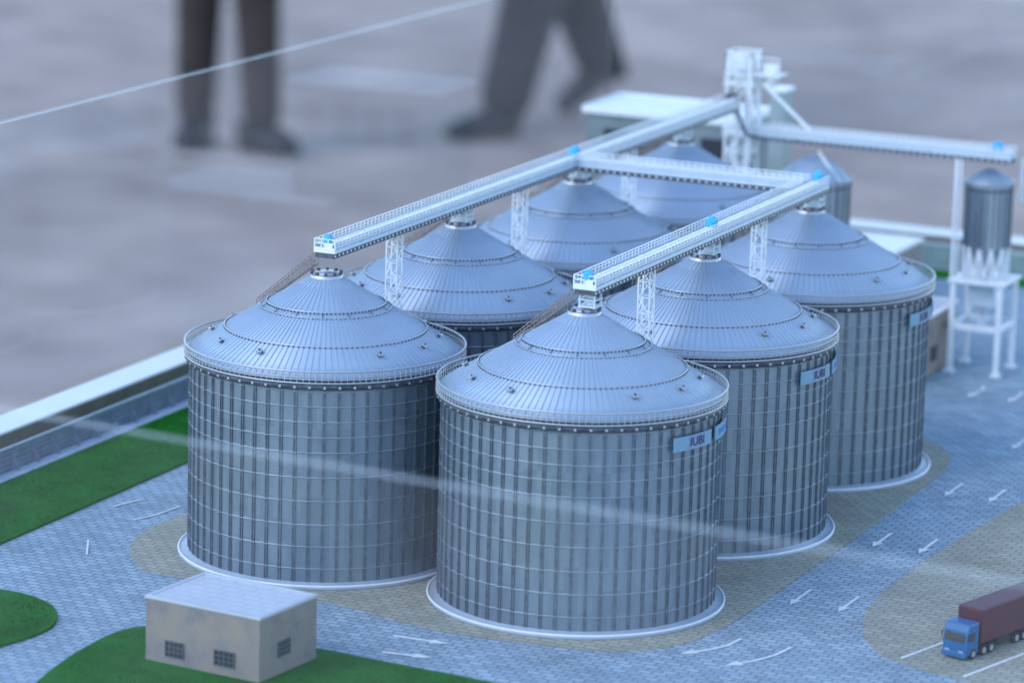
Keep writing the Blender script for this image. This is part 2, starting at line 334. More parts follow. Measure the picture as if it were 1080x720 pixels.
# short tufts over the near turf so that it has a pile
q = MB()
def inpoly(x, y, P):
    c = False
    for i in range(len(P)):
        (x1, y1), (x2, y2) = P[i], P[i-1]
        if (y1 > y) != (y2 > y) and x < (x2-x1)*(y-y1)/(y2-y1)+x1: c = not c
    return c
areas = [([(-2.99,-1.5),(-2.11,-1.5),(-2.11,4.5),(-2.99,4.5)], 9000), ([(-2.0,-3.3),(-1.3,-2.09),(-1.0,-2.2),(-.82,-2.42),(-.72,-2.7),(-.78,-3.3)], 2400), ([(-.1,-3.6),(-.22,-2.95),(-.1,-2.34),(.5,-2.23),(1.14,-2.24),(2.4,-2.35),(3.3,-2.45),(3.3,-3.4)], 7500)]
for P, n in areas:
    xs = [a[0] for a in P]; ys = [a[1] for a in P]; k = 0
    while k < n:
        x = random.uniform(min(xs), max(xs)); y = random.uniform(min(ys), max(ys))
        if not inpoly(x, y, P): continue
        k += 1
        if .22 < x < 1.3 and -3.2 < y < -2.2: continue
        a = random.uniform(0, 2*PI); h = random.uniform(.006,.014); s_ = random.uniform(.004,.008)
        lx, ly = random.uniform(-.01,.01), random.uniform(-.01,.01)
        q.add([(x-s_*math.cos(a), y-s_*math.sin(a), .018), (x+s_*math.cos(a), y+s_*math.sin(a), .018), (x+lx*2, y+ly*2, .02+h)], [(0,1,2)])
tag(q.build('grass_pile', GRASS), 'fuzzy pile of green turf blades beside road', 'grass', kind='stuff')

def arrow(x, y, dx, dy, L, parent=yard, w=.012):
    d = Vector((dx, dy)).normalized(); n = Vector((-d.y, d.x)); a = Vector((x, y)); b = a+d*L
    q = MB(); hb = b-d*.13
    P = [a+n*w, hb+n*w, hb+n*.04, b, hb-n*.04, hb-n*w, a-n*w]
    q.prism([tuple(p) for p in P][::-1], .0045, .0075); o = q.build('arrow_marking', MARK, parent)
def curved(pts, parent=yard, w=.012, head=True):
    q = MB(); P = [Vector(p) for p in pts]
    Lf, Rt = [], []
    for i, p in enumerate(P):
        d = (P[min(i+1, len(P)-1)]-P[max(i-1, 0)]).normalized(); n = Vector((-d.y, d.x)); Lf.append(p+n*w); Rt.append(p-n*w)
    for i in range(len(P)-1): q.prism([tuple(Lf[i]), tuple(Rt[i]), tuple(Rt[i+1]), tuple(Lf[i+1])], .0045, .0075)
    if head:
        d = (P[-1]-P[-2]).normalized(); n = Vector((-d.y, d.x)); q.prism([tuple(P[-1]+n*.045), tuple(P[-1]-n*.045), tuple(P[-1]+d*.12)], .0045, .0075)
    q.build('arrow_marking' if head else 'line_marking', MARK, parent)
for y in (.82, 2.56, 4.26, 6.0): arrow(3.49, y, 0, -1, .43); arrow(3.85, y, 0, -1, .43)
curved([(3.49,-.55),(3.47,-.75),(3.4,-.9),(3.33,-.99)]); curved([(3.86,-.58),(3.83,-.8),(3.76,-.98),(3.69,-1.08)])
curved([(1.4,-1.66),(1.55,-1.655),(1.68,-1.65)], w=.016); curved([(1.5,-2.03),(1.6,-2.02),(1.72,-2.0)], w=.016)
curved([(2.58,7.65),(2.62,7.5),(2.6,7.3)]); curved([(2.95,7.6),(2.97,7.45),(2.96,7.3)])
curved([(-1.92,.3),(-1.9,.42),(-1.84,.6)], w=.01, head=False); curved([(-1.6,.05),(-1.53,.25),(-1.5,.55)], w=.01, head=False)
curved([(-1.42,-.95),(-1.61,-.61)], w=.007, head=False)
for x, y, dx, dy, L in ((4.6,-.44,.27,.963,2.6),(5.1,-.63,.27,.963,2.6),(5.6,-.8,.27,.963,2.6)):
    d = Vector((dx, dy)); n = Vector((-dy, dx))*.012; a = Vector((x, y)); b = a+d*L
    q = MB(); q.prism([tuple(a-n), tuple(b-n), tuple(b+n), tuple(a+n)][::1], .0045, .0075); q.build('bay_line', MARK, park)

# ------------------------------------------------------------------ fences
def fence(x0, y0, x1, y1, label, m, n, h=.2, slats=4, rz0=.012):
    L = math.hypot(x1-x0, y1-y0); rz = math.atan2(y1-y0, x1-x0)
    f = thing('panel_fence', label, 'fence', (x0, y0, 0), rz)
    q = MB(); hh = (h-.03)/slats
    for k in range(slats): q.b2(0, L, -.004, .004, rz0+.01+k*hh, rz0+.01+(k+1)*hh-.012)
    q.b2(0, L, .004, .0065, rz0+.005, h-.01)
    q.build('slat_panel', m, f)
    q = MB(); q.b2(-.01, L, -.009, .009, h-.008, h+.006); q.build('top_rail', EDGE, f)
    for k in range(n+1):
        q = MB(); x = L*k/n; q.b2(x-.009, x+.009, -.016, .012, .012, h); q.bar((x, -.014, .02), (x, -.07, .02), .006); q.bar((x, -.014, h*.5), (x, -.065, .022), .006)
        q.build('post', m, f)
    return f
fence(-3.16, Y0+1.6, -3.16, 12.5, 'long grey slatted model fence along the left edge of the table', FENCE, 62)
fence(-3.1, 12.56, 6.2, 12.56, 'green grey slatted model fence along the far edge of the table', FENCEG, 30, h=.24)

# ------------------------------------------------------------------ the grain silos
HC, HA, RW = 1.49, 2.05, .972
def roof_z(r): return 1.515+(1-(r-.1)/.885)*(HA-1.515)
RINGS = [.14,.30,.46,.63,.80,.98,1.09,1.20,1.31,1.42]
ME = {}
def silo_meshes():
    q = MB(); q.lathe([(0,.004),(1.05,.004),(1.05,.022),(1.035,.03),(.99,.03),(.98,.042),(.9,.042)], 128); ME['base'] = q
    q = MB(); q.ring((0,0,.03), 1.043, .009, 128, 6); ME['kerb'] = q
    q = MB(); q.lathe([(RW,.035),(RW,HC)], 180, 0)
    for k in range(60):                                            # vertical stiffeners
        a = 2*PI*(k+.5)/60
        for da in (-.009,.009):
            q.box(((RW+.004)*math.cos(a+da), (RW+.004)*math.sin(a+da), (HC+.045)/2), (.011,.006,HC-.05), 1, a)
        q.box(((RW+.0015)*math.cos(a), (RW+.0015)*math.sin(a), (HC+.045)/2), (.004,.014,HC-.05), 1, a)
    for z in RINGS:
        q.lathe([(RW-.001,-.004),(RW+.006,-.004),(RW+.006,.003),(RW-.001,.004)], 180, 2, (0,0,z))
        for k in range(60):
            a = 2*PI*(k+.5)/60; q.box(((RW+.0108)*math.cos(a), (RW+.0108)*math.sin(a), z), (.003,.026,.006), 2, a)
    ME['wall'] = q
    # roof: cone with standing seams
    q = MB(); q.lathe([(.985,1.505),(.987,1.515),(.43,roof_z(.43)),(.1,HA)], 180, 0)
    for k in range(120):
        a = 2*PI*k/120; ca, sa = math.cos(a), math.sin(a); r0 = .985; r1 = .1 if k % 2 == 0 and k % 4 == 0 else (.2 if k % 2 == 0 else .45)
        q.bar((r0*ca, r0*sa, roof_z(r0)+.001), (r1*ca, r1*sa, roof_z(r1)+.002), .0055 if k % 2 == 0 else .004, 4, 0, r2=.003, caps=False)
    ME['roof'] = q
    def ringrail(r, n, dbl):
        q = MB(); z = roof_z(r)
        q.ring((0,0,z+.016), r, .0036, 120, 5)
        if dbl: q.ring((0,0,roof_z(r+.045)+.012), r+.045, .0028, 120, 5)
        for k in range(n):
            a = 2*PI*k/n; ca, sa = math.cos(a), math.sin(a)
            q.bar((r*ca, r*sa, z+.0), (r*ca, r*sa, z+.014), .0055, 4, 1, caps=False)
            if dbl: q.bar(((r+.045)*ca, (r+.045)*sa, roof_z(r+.045)), ((r+.045)*ca, (r+.045)*sa, roof_z(r+.045)+.01), .0035, 4, 1, caps=False)
            if dbl and k % 6 == 0: q.bar((r*ca, r*sa, z+.015), ((r+.045)*ca, (r+.045)*sa, roof_z(r+.045)+.01), .003, 4, 1, caps=False)
        return q
    ME['r1'] = ringrail(.43, 90, True); ME['r2'] = ringrail(.73, 120, False)
    # eave walkway
    q = MB(); q.lathe([(.985,1.482),(1.018,1.482),(1.018,1.49),(.985,1.49)], 128, 0, closed=True)
    q.lathe([(.973,1.436),(1.004,1.436),(1.004,1.481),(.973,1.481)], 128, 1, closed=True)
    for k in range(60):
        a = 2*PI*(k+.5)/60; q.box((1.008*math.cos(a), 1.008*math.sin(a), 1.455), (.012,.017,.016), 2, a)
    ME['walk'] = q
    q = MB(); q.ring((0,0,1.568), 1.012, .0075, 144, 6, 0); q.ring((0,0,1.53), 1.014, .0035, 144, 5, 0); q.ring((0,0,1.51), 1.014, .003, 144, 5, 0)
    for k in range(144):
        a = 2*PI*k/144; q.bar((1.014*math.cos(a), 1.014*math.sin(a), 1.489), (1.012*math.cos(a), 1.012*math.sin(a), 1.566), .0034, 4, 0, caps=False)
    ME['hand'] = q
    q = MB(); q.box((0,0,.012), (.022,.034,.022), 1); q.box((.006,0,.027), (.036,.044,.008), 0); q.box((-.002,0,.034), (.012,.012,.01), 1); ME['vent'] = q
    q = MB(); q.lathe([(.118,HA-.02),(.118,HA+.012),(.104,HA+.014),(.104,HA+.022),(.0,HA+.03)], 40, 0); q.ring((0,0,HA+.012), .112, .006, 40, 5, 1)
    for k in range(10):
        a = 2*PI*k/10; q.box((.108*math.cos(a), .108*math.sin(a), HA+.026), (.02,.018,.018), 1, a)
    ME['cap'] = q
    # stair climbing the roof at the back left
    q = MB()
    a = R(163); ca, sa = math.cos(a), math.sin(a); n = Vector((-sa, ca, 0)); u = Vector((ca, sa, 0))
    p0 = u*.10+Vector((0,0,2.115)); p1 = u*.62+Vector((0,0,roof_z(.62)+.005))
    for s_ in (-1, 1):
        o = n*(s_*.03)
        for dz, rr in ((0,.0045),(.045,.0025),(.085,.004)): q.bar(p0+o+Vector((0,0,dz)), p1+o+Vector((0,0,dz*.6)), rr)
        for k in range(17):
            f = k/16; b = p0.lerp(p1, f)+o; q.bar(b, b+Vector((0,0,.085*(1-.4*f))), .003, caps=False)
    for k in range(24):
        f = k/23; b = p0.lerp(p1, f); q.bar(b-n*.03, b+n*.03, .003, caps=False)
    ME['stair'] = q
silo_meshes()
def cyl_panel(q, r, a0, a1, z0, z1, t, mi, n=14):
    vs = []; 
    for i in range(n+1):
        a = a0+(a1-a0)*i/n
        for rr, z in ((r,z0),(r+t,z0),(r+t,z1),(r,z1)): vs.append((rr*math.cos(a), rr*math.sin(a), z))
    fs = [(0,1,2,3), tuple(n*4+j for j in (3,2,1,0))]
    for i in range(n):
        for j in range(4): fs.append((i*4+j, i*4+4+j, i*4+4+(j+1)%4, i*4+(j+1)%4))
    q.add(vs, fs, mi)
def text_mesh(txt, w, h):
    cu = bpy.data.curves.new('txt', 'FONT'); cu.body = txt; cu.align_x = 'CENTER'; cu.align_y = 'CENTER'; cu.offset = .02
    o = bpy.data.objects.new('txt', cu); C.objects.link(o); dg = bpy.context.evaluated_depsgraph_get()
    me = bpy.data.meshes.new_from_object(o.evaluated_get(dg)); bpy.data.objects.remove(o)
    vs = [v.co.copy() for v in me.vertices]; fs = [tuple(p.vertices) for p in me.polygons]
    xs = [v.x for v in vs]; ys = [v.y for v in vs]; cx, cy = (min(xs)+max(xs))/2, (min(ys)+max(ys))/2
    return [((v.x-cx)/(max(xs)-min(xs))*w, (v.y-cy)/(max(ys)-min(ys))*h) for v in vs], fs
def make_silo(label, signs=None, vents=None):
    t = thing('grain_silo', label, 'silo', group='steel grain silos of the model')
    ME['base'].build('base', PLINTH, t); ME['kerb'].build('base_kerb', WHITE, t)
    ME['wall'].build('wall', [WALL, RIB, WBAND], t)
    rf = ME['roof'].build('roof', ROOF, t)
    ME['r1'].build('ring_rail', [BAND, DARK], t); ME['r2'].build('ring_rail', [BAND, DARK], t)
    ME['walk'].build('eave_walkway', [RAIL, DARK, BAND], t); ME['hand'].build('handrail', RAIL, t)
    ME['cap'].build('roof_cap', [RAIL, DARK], t); ME['stair'].build('roof_stair', RUST, t)
    ve = None
    for i in range(12):
        a = R([-163,-134,-103,-41,-10,18,48,78,108,140,166,-72][i])
        if i == 11: continue
        if ve is None: ve = ME['vent'].build('roof_vent', [RAIL, DARK], t)
        else: ve = ve.copy(); C.objects.link(ve); ve.parent = t
        r = .81; sl = math.atan2(HA-1.515, .885)
        ve.location = (r*math.cos(a), r*math.sin(a), roof_z(r)); ve.rotation_euler = (0, sl, a)
    return t
SP = [((0,0), R(6), 'front left corrugated grain silo, nearest to the small gatehouse'),
      ((0,2.25), R(3), 'grain silo second in the left row, directly behind the front left silo'),
      ((0,4.5), R(-4), 'grain silo third in the left row, where the cross conveyor begins'),
      ((0,6.75), R(0), 'farthest blurred grain silo of the left row, in front of the white elevator tower')]
s0 = make_silo(SP[0][2]); s0.location = (0,0,0); s0.rotation_euler = (0,0,SP[0][1])
for (x, y), rz, lab in SP[1:]: dup(s0, (x, y, 0), rz, lab)
SB = [((2.097,-.18), 0, 'front centre grain silo with sky blue signs, nearest to the camera', 0),
      ((2.097,2.07), R(6), 'middle grain silo of the right row, with pale blue sign, behind the front centre silo', 0),
      ((2.097,4.32), R(12), 'rear grain silo of the right row with a pale blue sign, beside the beige annex', 0)]
first = dup(s0, (2.097,-.18,0), 0, SB[0][2])
tv, tf = text_mesh('IUBI', .105, .062)
q = MB(); cyl_panel(q, 1.0, R(-28), R(-4.2), 1.262, 1.362, .008, 0); cyl_panel(q, 1.0085, R(-19.8), R(-9.8), 1.266, 1.358, .002, 1)
sgn = q.build('sign_plate', [SIGNB, SIGNW], first)
q = MB(); q.add([(1.0125*math.cos(R(-14.8)+x), 1.0125*math.sin(R(-14.8)+x), 1.315+z) for x, z in [(v[0]*1.45, v[1]) for v in tv]], tf, 0)
lt = q.build('lettering', NAVY, sgn)
q = MB(); cyl_panel(q, 1.0, R(-.5), R(26), 1.262, 1.362, .008, 0); sg2 = q.build('sign_plate', [SIGNB, SIGNW], first)
q = MB(); a = R(3)
for k in range(9):
    h = .03 if k % 3 else .042; cyl_panel(q, 1.009, a, a+R(1.9), 1.312-h/2, 1.312+h/2, .002, 0, 3); a += R(2.25)
q.build('lettering', WORD, sg2)
for (x, y), rz, lab, _ in SB[1:]: dup(first, (x, y, 0), rz, lab)

# ------------------------------------------------------------------ conveyors
def conveyor(name, label, p0, p1, motors=(), spouts=(), ext=.0, zb=2.2, w=.165, end_panel=True):
    """gallery conveyor from p0 to p1 at bottom height zb"""
    L = math.hypot(p1[0]-p0[0], p1[1]-p0[1]); rz = math.atan2(p1[1]-p0[1], p1[0]-p0[0])
    t = thing(name, label, 'conveyor', (p0[0], p0[1], zb), rz)
    q = MB(); h = w/2
    q.b2(0, L, -h+.006, h-.006, -.008, .028, 0)                         # truss belt, coloured dark for the shadow under the deck
    n = int(L/.062)
    for k in range(n+1):
        x = .01+k*(L-.02)/n
        for s_ in (-1, 1): q.b2(x-.007, x+.007, s_*(h-.006), s_*(h-.001), .004, .018, 1)
    q.b2(-.004, 0, -h+.006, h-.006, -.008, .028, 0)
    q.build('underside_truss', [DARK, WHITE], t)
    q = MB(); q.b2(-.006, L+.006, -h, h, .028, .036)
    q.b2(0, L, -h, -h+.006, .036, .056); q.b2(0, L, h-.006, h, .036, .056); q.b2(0, L, -h+.001, -h+.006, .062, .078); q.b2(0, L, h-.006, h-.001, .062, .078); q.build('walkway_deck', GALLERY, t)
    q = MB(); q.b2(.0, L-.0, -.042, .012, .04, .088, 0); q.b2(.0, L, -.05, .02, .088, .095, 1)
    for k in range(int(L/.25)+1): q.b2(k*.25+.01, k*.25+.02, -.052, .022, .04, .098, 1)
    q.build('chain_housing', [GALLERY, WHITE], t)
    for s_ in (-1, 1):
        q = MB(); y = s_*(h-.004)
        for z in (.088,.108): q.bar((0, y, z), (L, y, z), .0035)
        q.bar((0, y, .13), (L, y, .13), .0045)
        m_ = int(L/.06)
        for k in range(m_+1): q.bar((k*L/m_, y, .07), (k*L/m_, y, .13), .0032, caps=False)
        q.build('handrail', WHITE, t)
    if end_panel:
        q = MB(); q.b2(-.012, -.004, -h, h, .032, .07, 0); q.b2(-.012, -.004, -h+.02, -.008, .07, .1, 0)
        for z in (.1,.13): q.bar((-.006, -h, z), (-.006, h, z), .0045)
        for k in range(4): q.bar((-.006, -h+k*w/3, .03), (-.006, -h+k*w/3, .13), .005)
        q.build('end_panel', WHITE, t)
    for x, s in motors:
        q = MB(); q.box((x, -.01, .125), (.075*s, .07*s, .065*s)); q.bar((x-.055*s, -.01, .12), (x+.055*s, -.01, .12), .026*s, 10); q.b2(x-.02, x+.02, -.03, .01, .14, .14+.035*s); q.build('drive_motor', BLUE, t, bevel=.005)
    for x in spouts:
        q = MB(); zb0 = 2.085-zb
        for a_ in (-1, 1):
            for b_ in (-1, 1): q.bar((x+a_*.055, b_*.055, zb0), (x+a_*.055, b_*.055, .0), .009)
        for z in (zb0+.01, zb0+.06):
            q.b2(x-.065, x+.065, -.065, .065, z-.005, z+.005)
        q.bar((x, 0, zb0), (x, 0, 0), .03, 12); q.build('discharge_spout', GALLERY, t)
    return t
# the direction angle turns local x onto world y, so local +y is world -x
conveyor('gallery_conveyor', 'long white gallery conveyor over the left row of silos, running back to the elevator tower', (.015,-.06), (.015,7.86), motors=((.03,.7),(4.42,1)), spouts=(2.31,4.56,6.81), zb=2.195)
conveyor('gallery_conveyor', 'white gallery conveyor over the three right hand silos, near end above the front centre silo', (2.13,-.26), (2.13,4.42), motors=((.03,.8),(2.33,1),(4.62,1)), spouts=(.1,2.33,4.58), zb=2.195)
conveyor('gallery_conveyor', 'white cross conveyor joining the left and right gallery conveyors at their far silos', (.105,4.33), (2.04,4.33), zb=2.19, w=.15, end_panel=False)
ex = conveyor('gallery_conveyor', 'blurred white conveyor reaching right from the elevator tower to the hopper silo', (.2,8.1), (2.6,8.1), motors=((2.26,1),), zb=1.93, w=.17)

def lattice(name, label, x, y, h, w=.088, group='lattice supports under the conveyors'):
    t = thing(name, label, 'support tower', (x, y, 0), group=group)
    q = MB(); c = w/2; n = int(h/.11)
    for a_ in (-1, 1):
        for b_ in (-1, 1): q.bar((a_*c, b_*c, .004), (a_*c, b_*c, h), .0065)
    q.build('legs_frame', WHITE, t) if False else None
    for k in range(n):
        z0, z1 = h*k/n, h*(k+1)/n; f = 1 if k % 2 else -1
        for (p, r_) in (((-c,-c),(c,-c)), ((c,-c),(c,c)), ((c,c),(-c,c)), ((-c,c),(-c,-c))):
            a, b = (p, r_) if f > 0 else (r_, p)
            q.bar((a[0], a[1], z0), (b[0], b[1], z1), .004, caps=False); q.bar((p[0], p[1], z1), (r_[0], r_[1], z1), .004, caps=False)
    q.build('lattice_frame', WHITE, t)
    q = MB(); q.b2(-c-.02, c+.02, -c-.02, c+.02, .001, .02); q.build('foot_plate', WHITE, t)
    return t
lattice('support_tower', 'white lattice support between the first and second silos of the left row', 0, 1.1, 2.19)
lattice('support_tower', 'white lattice support between the second and third silos of the left row', 0, 3.36, 2.19)
lattice('support_tower', 'white lattice support between the third and fourth silos of the left row', 0, 5.6, 2.19)
lattice('support_tower', 'white lattice support between the first and second silos of the right row', 2.1, .93, 2.19)
lattice('support_tower', 'white lattice support between the second and third silos of the right row', 2.1, 3.18, 2.19)

# ------------------------------------------------------------------ elevator tower at the end of the left row
TX, TY = .045, 8.1
tw = thing('elevator_tower', 'tall white bucket elevator tower behind the left row of silos', 'tower', (TX, TY, 0))
q = MB(); c = .115
for a_ in (-1, 1):
    for b_ in (-1, 1): q.bar((a_*c, b_*c, .004), (a_*c, b_*c, 2.66), .013)
for k in range(13):
    z0 = 2.6*k/13; z1 = 2.6*(k+1)/13
    for (p, r_) in (((-c,-c),(c,-c)), ((c,-c),(c,c)), ((c,c),(-c,c)), ((-c,c),(-c,-c))):
        a, b = (p, r_) if k % 2 else (r_, p); q.bar((*a, z0), (*b, z1), .008, caps=False); q.bar((*p, z1), (*r_, z1), .008, caps=False)
q.build('lattice_frame', WHITE, tw)
q = MB(); q.b2(-.075, -.03, -.03, .03, .01, 2.62); q.b2(.03, .07, -.03, .03, .01, 2.55); q.build('elevator_leg', WHITE, tw, bevel=.01)
for z in (.65,1.3,1.95,2.4):
    q = MB(); q.b2(-.14, .14, -.14, .14, z, z+.012)
    for s_ in (-1, 1):
        for zz in (.05,.1): q.bar((-.14, s_*.14, z+zz), (.14, s_*.14, z+zz), .005); q.bar((s_*.14, -.14, z+zz), (s_*.14, .14, z+zz), .005)
    q.build('landing', WHITE, tw)
q = MB(); q.b2(-.09, .03, -.08, .08, 2.53, 2.68)
for s_ in (-1, 1):
    for k in range(7): q.bar((-.13+.26*k/6, s_*.12, 2.5), (-.13+.26*k/6, s_*.12, 2.7), .006); q.bar((s_*.13, -.12+.24*k/6, 2.5), (s_*.13, -.12+.24*k/6, 2.7), .006)
    for zz in (2.5,2.57,2.64,2.7): q.bar((-.13, s_*.12, zz), (.13, s_*.12, zz), .007); q.bar((s_*.13, -.12, zz), (s_*.13, .12, zz), .007)
q.b2(-.13, .13, -.12, .12, 2.49, 2.5)
q.build('elevator_head', WHITE, tw)
q = MB(); q.b2(.14, .38, -.12, .12, 2.5, 2.515); q.b2(.2, .33, -.05, .05, 2.517, 2.6); [q.bar((.14+.24*k/5, -.12, 2.5), (.14+.24*k/5, -.12, 2.67), .006) for k in range(6)]; q.bar((.14,-.12,2.67), (.38,-.12,2.67), .007); q.bar((.14,-.12,2.6), (.38,-.12,2.6), .006); q.bar((.3,0,2.5), (.22,0,2.38), .07, 4, r2=.03); q.build('head_platform', WHITE, tw, bevel=.01)
q = MB(); q.bar((.2, -.02, 2.42), (.64, -.02, 2.06), .018, 8); q.bar((.64,-.02,2.06), (.67,-.02,2.02), .026, 8); q.build('chute', WHITE, tw)
q = MB(); q.bar((.1, .05, 2.42), (.17, .05, 1.9), .018, 8); q.build('chute', WHITE, tw)
q = MB()   # sloped cover where the gallery drops to the lower conveyor
q.prism([(-.09,-.2),(.0,-.2),(.0,-.1),(-.09,-.1)], 2.19, 2.33); q.bar((-.0,-.155,2.2), (.1,-.155,1.97), .016); q.bar((.1,-.155,1.97), (.22,-.1,1.945), .016)
q.build('cable_tray', DARK, tw)

q = MB()
an = thing('dryer_block', 'pale green grey dryer block with white top to the right behind the elevator tower', 'industrial building', (.25, 9.0, 0))
q.b2(-.24, -.09, -.1, .1, .003, 2.22); q.build('wall', mat('pale_green_cladding', (.3,.36,.36), .5, 0, noise=(6,.08)), an)
q = MB(); q.b2(-.25, -.08, -.12, .12, 2.22, 2.26); q.build('roof', WHITE, an, bevel=.01)

# ------------------------------------------------------------------ buildings
def flat_building(label, x0, x1, y0, y1, h, wm, rm, rz=0, wins=(), par=.035, over=.02, name='flat_roof_building', cat='building'):
    cx, cy = (x0+x1)/2, (y0+y1)/2; a, b = (x1-x0)/2, (y1-y0)/2
    t = thing(name, label, cat, (cx, cy, 0), rz)
    q = MB(); q.b2(-a, a, -b, b, .003, h-par*.4); wl = q.build('wall', wm, t)
    q = MB(); A, B = a+over, b+over; q.b2(-A+.03, A-.03, -B+.03, B-.03, h-par*.4, h-par*.15, 1)
    for X_0, X_1, Y_0, Y_1 in ((-A, A, -B, -B+.03), (-A, A, B-.03, B), (-A, -A+.03, -B+.03, B-.03), (A-.03, A, -B+.03, B-.03)): q.b2(X_0, X_1, Y_0, Y_1, h-par*.7, h+par*.15, 0)
    q.build('roof', [rm, rm if rm is WHITE else FLATROOF], t, bevel=.004)
    for face, u, z, ww, wh in wins:
        q = MB(); g_ = MB(); f = (lambda s, d, zz: (-a+2*a*s, -b-d, zz)) if face == 'y' else (lambda s, d, zz: (a+d, -b+2*b*s, zz))
        L = 2*a if face == 'y' else 2*b
        c0 = f(u, .001, z)
        dims = (ww, .012, wh) if face == 'y' else (.012, ww, wh)
        g_.box(c0, dims); 
        n = 4
        for k in range(n+1):
            p = f(u+(k/n-.5)*ww/L, .009, z); d = (.007, .006, wh+.008) if face == 'y' else (.006, .007, wh+.008); q.box(p, d)
        for k in range(4):
            p = f(u, .0085, z+(k/3-.5)*wh); d = (ww+.008, .005, .006) if face == 'y' else (.005, ww+.008, .006); q.box(p, d)
        wi = g_.build('window', WIN, t); q.build('grille', GRILLE, wi)
    return t
flat_building('small sandstone gatehouse with barred windows on the green turf in front', .265, 1.165, -3.03, -2.36, .455, BEIGE, mat('gatehouse_roof_edge', (.5,.52,.56), .5, noise=(5,.05)), rz=R(-6),
              wins=(('y',.26,.125,.14,.105),('y',.7,.135,.155,.1),('x',.42,.19,.13,.1)), name='gatehouse', cat='gatehouse', par=.024, over=.008)
flat_building('beige annex with pale flat roof behind the rear right silo', 1.25, 2.04, 7.35, 8.45, .57, BEIGE, FRAME, wins=(('x',.45,.2,.14,.13),), name='annex_building')
flat_building('low hall with white flat roof near the far edge of the table', -1.3, .7, 9.9, 11.45, .5, mat('brown_grey_cladding', (.24,.21,.2), .7, noise=(5,.1)), WHITE, name='storage_hall')
bb = flat_building('large green grey warehouse with white roof, blurred at the far left corner', -2.38, -.8, 10.2, 11.1, 1.7, BUILD, WHITE, par=.08, over=.04, name='warehouse', cat='warehouse')
for k in range(4):
    q = MB(); x = -.6+k*.34; q.b2(x, x+.26, -.462, -.452, 1.1, 1.5); q.build('window', WIN, bb)

# small silos
def small_silo(label, x, y, r, z0, ze, za, name='small_silo'):
    t = thing(name, label, 'silo', (x, y, 0))
    q = MB(); q.lathe([(r,z0),(r,ze)], 64, 0)
    n = 24
    for k in range(n):
        a = 2*PI*k/n; q.box(((r+.004)*math.cos(a), (r+.004)*math.sin(a), (z0+ze)/2), (.009,.014,ze-z0-.01), 1, a)
    for k in (.35,.62,.86): q.ring((0,0,z0+(ze-z0)*k), r+.002, .003, 64, 5, 2)
    q.build('wall', [SLIM, RIB, WBAND], t)
    q = MB(); q.lathe([(r+.006,ze-.01),(r+.004,ze),(r*.75,ze+(za-ze)*.42),(r*.45,ze+(za-ze)*.74),(r*.18,za-.012),(0,za)], 64, 0)
    for k in range(24):
        a = 2*PI*k/24; [q.bar((r*u0*math.cos(a), r*u0*math.sin(a), ze+(za-ze)*w0), (r*u1*math.cos(a), r*u1*math.sin(a), ze+(za-ze)*w1), .005, caps=False) for u0, w0, u1, w1 in ((1,0,.75,.42),(.75,.42,.45,.74),(.45,.74,.2,.95))]
    q.build('roof', ROOF, t)
    q = MB(); q.ring((0,0,ze+.02), r+.015, .006, 64, 5); q.ring((0,0,ze-.045), r+.008, .01, 64, 4, 1)
    for k in range(32):
        a = 2*PI*k/32; q.bar(((r+.015)*math.cos(a), (r+.015)*math.sin(a), ze-.04), ((r+.015)*math.cos(a), (r+.015)*math.sin(a), ze+.02), .004, caps=False)
    q.build('handrail', [RAIL, DARK], t)
    return t
ss = small_silo('slim steel silo seen blurred behind the rear right silo, under the far conveyor', .75, 8.12, .33, .004, 1.6, 1.82)
q = MB(); q.bar((.05,-.05,1.86), (.3,-.12,1.6), .014, 6); q.build('roof_highlight', WHITE, ss)  # white bar standing in for the bright highlight line down the roof
# hopper silo on its white frame
hx, hy = 2.35, 8.26
hs = thing('hopper_silo', 'slim grey hopper silo with cone roof standing on the white steel frame', 'silo', (hx, hy, .86))
hs2 = small_silo('tmp', 0, 0, .205, .27, .84, .965)
for ch in list(hs2.children): ch.parent = hs
bpy.data.objects.remove(hs2)
q = MB(); q.lathe([(.19,.27),(.05,.1),(.03,.0)], 40, 0); q.build('hopper', SLIM, hs)
q = MB()
for k in range(12):
    a0, a1, am = 2*PI*k/12, 2*PI*(k+1)/12, 2*PI*(k+.5)/12
    q.bar((.205*math.cos(a0), .205*math.sin(a0), .28), (.2*math.cos(am), .2*math.sin(am), .01), .013)
    q.bar((.205*math.cos(a1), .205*math.sin(a1), .28), (.2*math.cos(am), .2*math.sin(am), .01), .013)
    q.bar((.205*math.cos(a0), .205*math.sin(a0), .28), (.205*math.cos(a0), .205*math.sin(a0), .0), .008)
q.build('leg_lattice', [WHITE], hs)
fr = thing('steel_frame', 'white steel loading frame that carries the slim hopper silo', 'frame', (hx, hy, 0))
for a_ in (-1, 1):
    for b_ in (-1, 1):
        q = MB(); q.bar((a_*.215, b_*.225, .003), (a_*.215, b_*.225, .82), .03); q.b2(a_*.215-.04, a_*.215+.04, b_*.225-.04, b_*.225+.04, .003, .03); q.build('leg', WHITE, fr)
q = MB(); q.b2(-.26, .26, -.26, .26, .82, .852); q.build('platform', WHITE, fr, bevel=.004)
q = MB()
for s_ in (-1, 1): q.b2(-.235, .235, s_*.225-.015, s_*.225+.015, .4, .45); q.b2(s_*.215-.015, s_*.215+.015, -.21, .21, .402, .448)
q.build('cross_beam', WHITE, fr)
q = MB(); q.b2(-.12, .12, -.1, .1, .6, .82); q.bar((0,0,.6), (0,0,.5), .1, 4, r2=.03); q.b2(-.04, .04, -.04, .04, .36, .5); q.build('weigh_hopper', GALLERY, fr)
